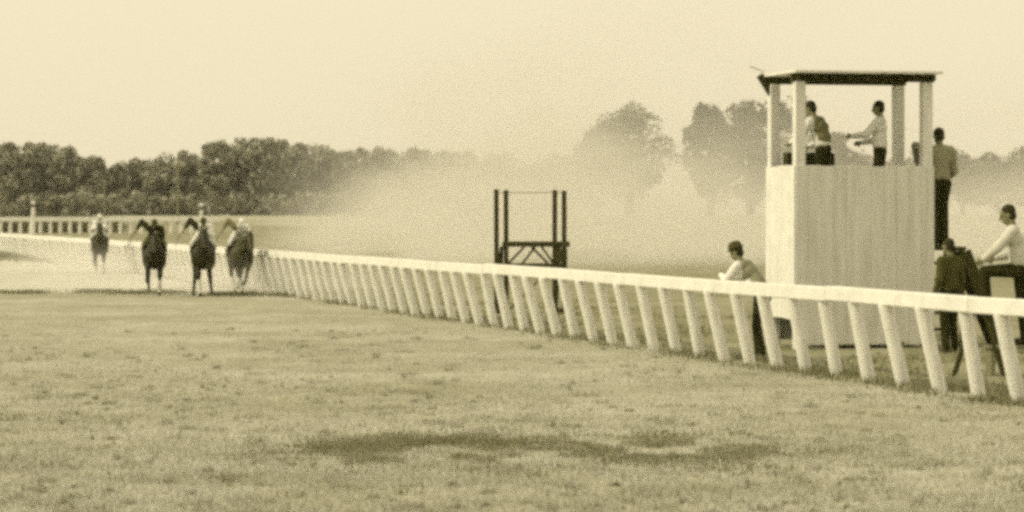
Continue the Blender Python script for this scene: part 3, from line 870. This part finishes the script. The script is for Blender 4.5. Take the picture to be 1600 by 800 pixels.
    for key in wraps.split():
        p = [Vector(q) for q in L[key]]
        bm = bmesh.new(); capsule(bm, p[1].lerp(p[2], .3), .053, p[2], .055); capsule(bm, p[2], .055, p[2].lerp(p[3], .5), .05)
        flesh('leg_wrap', bm, .014, M_wrap, t, 1)
    # rider
    if upright:
        pose = dict(pelvis=(0, -.05, 0), hipL=(-.12, -.05, -.02), hipR=(.12, -.05, -.02), belly=(0, .02, .14), chest=(0, .1, .34), neck=(0, .16, .5), head=(0, .22, .64),
                shL=(-.185, .13, .45), shR=(.185, .13, .45))
    else:
        pose = dict(pelvis=(0, -.16, .14), hipL=(-.11, -.16, .12), hipR=(.11, -.16, .12), belly=(0, .02, .22), chest=(0, .22, .30), neck=(0, .37, .38), head=(0, .5, .47),
                shL=(-.185, .31, .35), shR=(.185, .31, .35))
    s0 = .45 if upright else .36; y0 = .13 if upright else .3
    pose.update(knL=(-.31, .2, -.12), knR=(.31, .2, -.12), anL=(-.31, -.06, -.42), anR=(.31, -.06, -.42), toL=(-.33, .1, -.44), toR=(.33, .1, -.44),
                elL=(-.24, y0 + .12, s0 - .26), wrL=(-.1, y0 + .34, s0 - .17))
    if arm: pose.update(elR=(.36, y0 - .1, s0 + .17), wrR=(.52, y0 - .02, s0 - .06))
    else: pose.update(elR=(.24, y0 + .12, s0 - .26), wrR=(.1, y0 + .34, s0 - .17))
    Mx = Matrix.Translation(Vector(loc)) @ Matrix.Rotation(rz, 4, 'Z') @ Matrix.Scale(scale, 4)
    rp, J, k = person(rlabel, Mx @ Vector((0, .02, 1.56)), rz, pose, 1.68 * scale, shirt=shirt, sleeve=sleeve, sleeveL=shirt, trousers=M_mid if shirt is M_dark else M_shirt, boots=True, hat=cap, group='riders on the race horses')
    if arm:
        wt_ = empty('riding_whip', Mx @ Vector((0, .02, 1.56)), rz); tag(wt_, wlabel, 'whip')
        d = (J['wrR'] - J['elR']).normalized(); p0 = J['wrR'] + d * .08
        bm = bmesh.new(); capsule(bm, p0 - Vector((0, .06, 0)), .016, p0 + Vector((0, .02, -.03)), .015, 8); link('handle', bm_mesh('handle', bm), M_leather, wt_, smooth=True)
        bm = bmesh.new(); capsule(bm, p0, .012, p0 + Vector((.14, .03, -.22)), .009, 8); capsule(bm, p0 + Vector((.14, .03, -.22)), .009, p0 + Vector((.2, 0, -.42)), .006, 8)
        link('lash', bm_mesh('lash', bm), M_leather, wt_, smooth=True)
    return t

HR = math.pi + .12
horse('dark bay horse galloping on the left of the three leaders', (at(241, 86.5), 86.5, 0), HR, M_horse_a, 'a', 1.62, .96, 'fL hL', sleeve=M_dark, shirt=M_dark,
      rlabel='crouched rider in dark clothes raising a whip on the left leader', wlabel='riding whip held by the rider on the left of the three leaders')
horse('dark horse with high head galloping in the middle of the three leaders', (at(317, 85.6), 85.6, 0), HR, M_horse_a, 'b', 1.74, .98, 'fR', sleeve=M_dark, shirt=M_shirt,
      rlabel='rider with dark sleeves raising a whip on the middle leader', wlabel='riding whip held by the rider on the middle of the three leaders')
horse('brown horse galloping nearest the rail, right of the three leaders', (at(374, 88.8), 88.8, 0), HR + .1, M_horse_c, 'c', 1.66, .97, 'fR hR', headx=-.12, sleeve=M_mid, shirt=M_shirt,
      cap='lightcap', rlabel='white shirted rider raising a whip on the leader nearest the rail', wlabel='riding whip held by the rider nearest the rail')
horse('dark horse trailing alone at the far left behind the others', (at(156, 120), 120, 0), HR, M_horse_b, 'a', 1.85, .97, 'fL', sleeve=M_shirt, shirt=M_shirt, arm=False, cap='lightcap', upright=True,
      rlabel='white shirted rider in a pale cap on the trailing far left horse')

# ------------------------------------------------------------------ air: dust cloud and thin haze
def dust_material():
    m = bpy.data.materials.new('drifting_dust'); m.use_nodes = True
    nt = m.node_tree; nt.nodes.clear(); L = nt.links
    out = nt.nodes.new('ShaderNodeOutputMaterial'); pv = nt.nodes.new('ShaderNodeVolumePrincipled')
    pv.inputs['Color'].default_value = (.90, .89, .86, 1); pv.inputs['Anisotropy'].default_value = 0.2
    L.new(pv.outputs[0], out.inputs['Volume'])
    geo = nt.nodes.new('ShaderNodeNewGeometry'); sp = nt.nodes.new('ShaderNodeSeparateXYZ'); L.new(geo.outputs['Position'], sp.inputs[0])
    def M(op, *a, clamp=False):
        n = nt.nodes.new('ShaderNodeMath'); n.operation = op; n.use_clamp = clamp
        for i, v in enumerate(a):
            if isinstance(v, (int, float)): n.inputs[i].default_value = v
            else: L.new(v, n.inputs[i])
        return n.outputs[0]
    def ss(a, b2, x):
        n = nt.nodes.new('ShaderNodeMapRange'); n.interpolation_type = 'SMOOTHSTEP'
        n.inputs['From Min'].default_value = a; n.inputs['From Max'].default_value = b2
        L.new(x, n.inputs['Value']); return n.outputs[0]
    X, Y, Z = sp.outputs
    u = M('ADD', M('ADD', X, 8.0 - .078 * 110), M('MULTIPLY', Y, .078))        # metres right of the cloud's left edge
    h = M('MINIMUM', M('MAXIMUM', M('MULTIPLY_ADD', u, .42, .5), .5), M('MULTIPLY_ADD', u, -.27, 10.6))
    h = M('MAXIMUM', h, M('MAXIMUM', M('MULTIPLY_ADD', u, .25, -9.5), 2.2))
    Hh = M('POWER', 2.718, M('MULTIPLY', M('DIVIDE', Z, h), -1.0))
    Hh = M('ADD', Hh, M('MULTIPLY', M('POWER', 2.718, M('MULTIPLY', Z, -.5)), 1.1))
    A = ss(-2.0, 9.0, u)
    S = M('MULTIPLY', ss(105, 150, Y), M('SUBTRACT', 1.0, ss(235, 288, Y)))
    top = M('SUBTRACT', 1.0, ss(11, 15.5, Z))
    # wind-drawn streaks: long with the track, short across it, rising towards the right
    cb = nt.nodes.new('ShaderNodeCombineXYZ')
    L.new(M('MULTIPLY_ADD', Z, -.09, M('MULTIPLY', X, .11)), cb.inputs[0]); L.new(M('MULTIPLY', Y, .012), cb.inputs[1]); L.new(M('MULTIPLY_ADD', X, .04, M('MULTIPLY', Z, .26)), cb.inputs[2])
    nz = nt.nodes.new('ShaderNodeTexNoise'); nz.inputs['Scale'].default_value = 1.0; nz.inputs['Detail'].default_value = 4; nz.inputs['Distortion'].default_value = .5
    L.new(cb.outputs[0], nz.inputs['Vector'])
    N_ = M('MAXIMUM', M('MULTIPLY_ADD', nz.outputs[0], 6.5, -2.25), .12)
    d = M('MULTIPLY', M('MULTIPLY', M('MULTIPLY', A, Hh), M('MULTIPLY', S, top)), N_)
    d = M('MULTIPLY', d, .026)
    L.new(d, pv.inputs['Density'])
    return m
def puff_material():
    m = bpy.data.materials.new('hoof_dust'); m.use_nodes = True
    nt = m.node_tree; nt.nodes.clear(); L = nt.links
    out = nt.nodes.new('ShaderNodeOutputMaterial'); pv = nt.nodes.new('ShaderNodeVolumePrincipled')
    pv.inputs['Color'].default_value = (.93, .92, .90, 1); L.new(pv.outputs[0], out.inputs['Volume'])
    tc = nt.nodes.new('ShaderNodeTexCoord'); sp = nt.nodes.new('ShaderNodeSeparateXYZ'); L.new(tc.outputs['Object'], sp.inputs[0])
    def M(op, *a):
        n = nt.nodes.new('ShaderNodeMath'); n.operation = op
        for i, v in enumerate(a):
            if isinstance(v, (int, float)): n.inputs[i].default_value = v
            else: L.new(v, n.inputs[i])
        return n.outputs[0]
    X, Y, Z = sp.outputs       # box spans -1..1, -1..1, 0..1
    r2 = M('ADD', M('MULTIPLY', X, X), M('MULTIPLY', Y, Y))
    side = M('MAXIMUM', M('SUBTRACT', 1.0, r2), 0.0); up = M('MAXIMUM', M('SUBTRACT', 1.0, Z), 0.0)
    nz = nt.nodes.new('ShaderNodeTexNoise'); nz.inputs['Scale'].default_value = 2.6; nz.inputs['Detail'].default_value = 2
    L.new(tc.outputs['Object'], nz.inputs['Vector'])
    N_ = M('MAXIMUM', M('MULTIPLY_ADD', nz.outputs[0], 5.0, -1.6), 0.0)
    L.new(M('MULTIPLY', M('MULTIPLY', M('MULTIPLY', side, M('POWER', up, 1.6)), N_), .20), pv.inputs['Density'])
    return m
PM = puff_material()
for (px, Y, rx, ry, hz_, lb) in ((318, 92.5, 6.2, 7.5, 1.5, 'low pale dust kicked up around the hooves of the three leaders'), (165, 125, 4.5, 7, 1.3, 'low pale dust around the hooves of the trailing horse')):
    bm = bmesh.new(); box_bm(bm, (-1, -1, 0), (1, 1, 1))
    o = link('hoof_dust', bm_mesh('hoof_dust', bm), PM, None, (at(px, Y), Y, .03)); o.scale = (rx, ry, hz_); tag(o, lb, 'dust', kind='stuff')
bm = bmesh.new(); box_bm(bm, (-42, 104, .02), (75, 290, 16))
o = link('dust_cloud', bm_mesh('dust_cloud', bm), dust_material()); tag(o, 'pale dust cloud drifting over the infield behind the horses', 'dust', kind='stuff')
hz = bpy.data.materials.new('thin_haze'); hz.use_nodes = True; hz.node_tree.nodes.clear()
ho = hz.node_tree.nodes.new('ShaderNodeOutputMaterial'); hv = hz.node_tree.nodes.new('ShaderNodeVolumePrincipled')
hv.inputs['Color'].default_value = (1, .99, .96, 1); hv.inputs['Density'].default_value = .0001
hz.node_tree.links.new(hv.outputs[0], ho.inputs['Volume'])
bm = bmesh.new(); box_bm(bm, (-905, -45, -1), (905, 1505, 45))
o = link('haze', bm_mesh('haze', bm), hz); tag(o, 'thin pale summer haze over the racecourse', 'haze', kind='stuff')
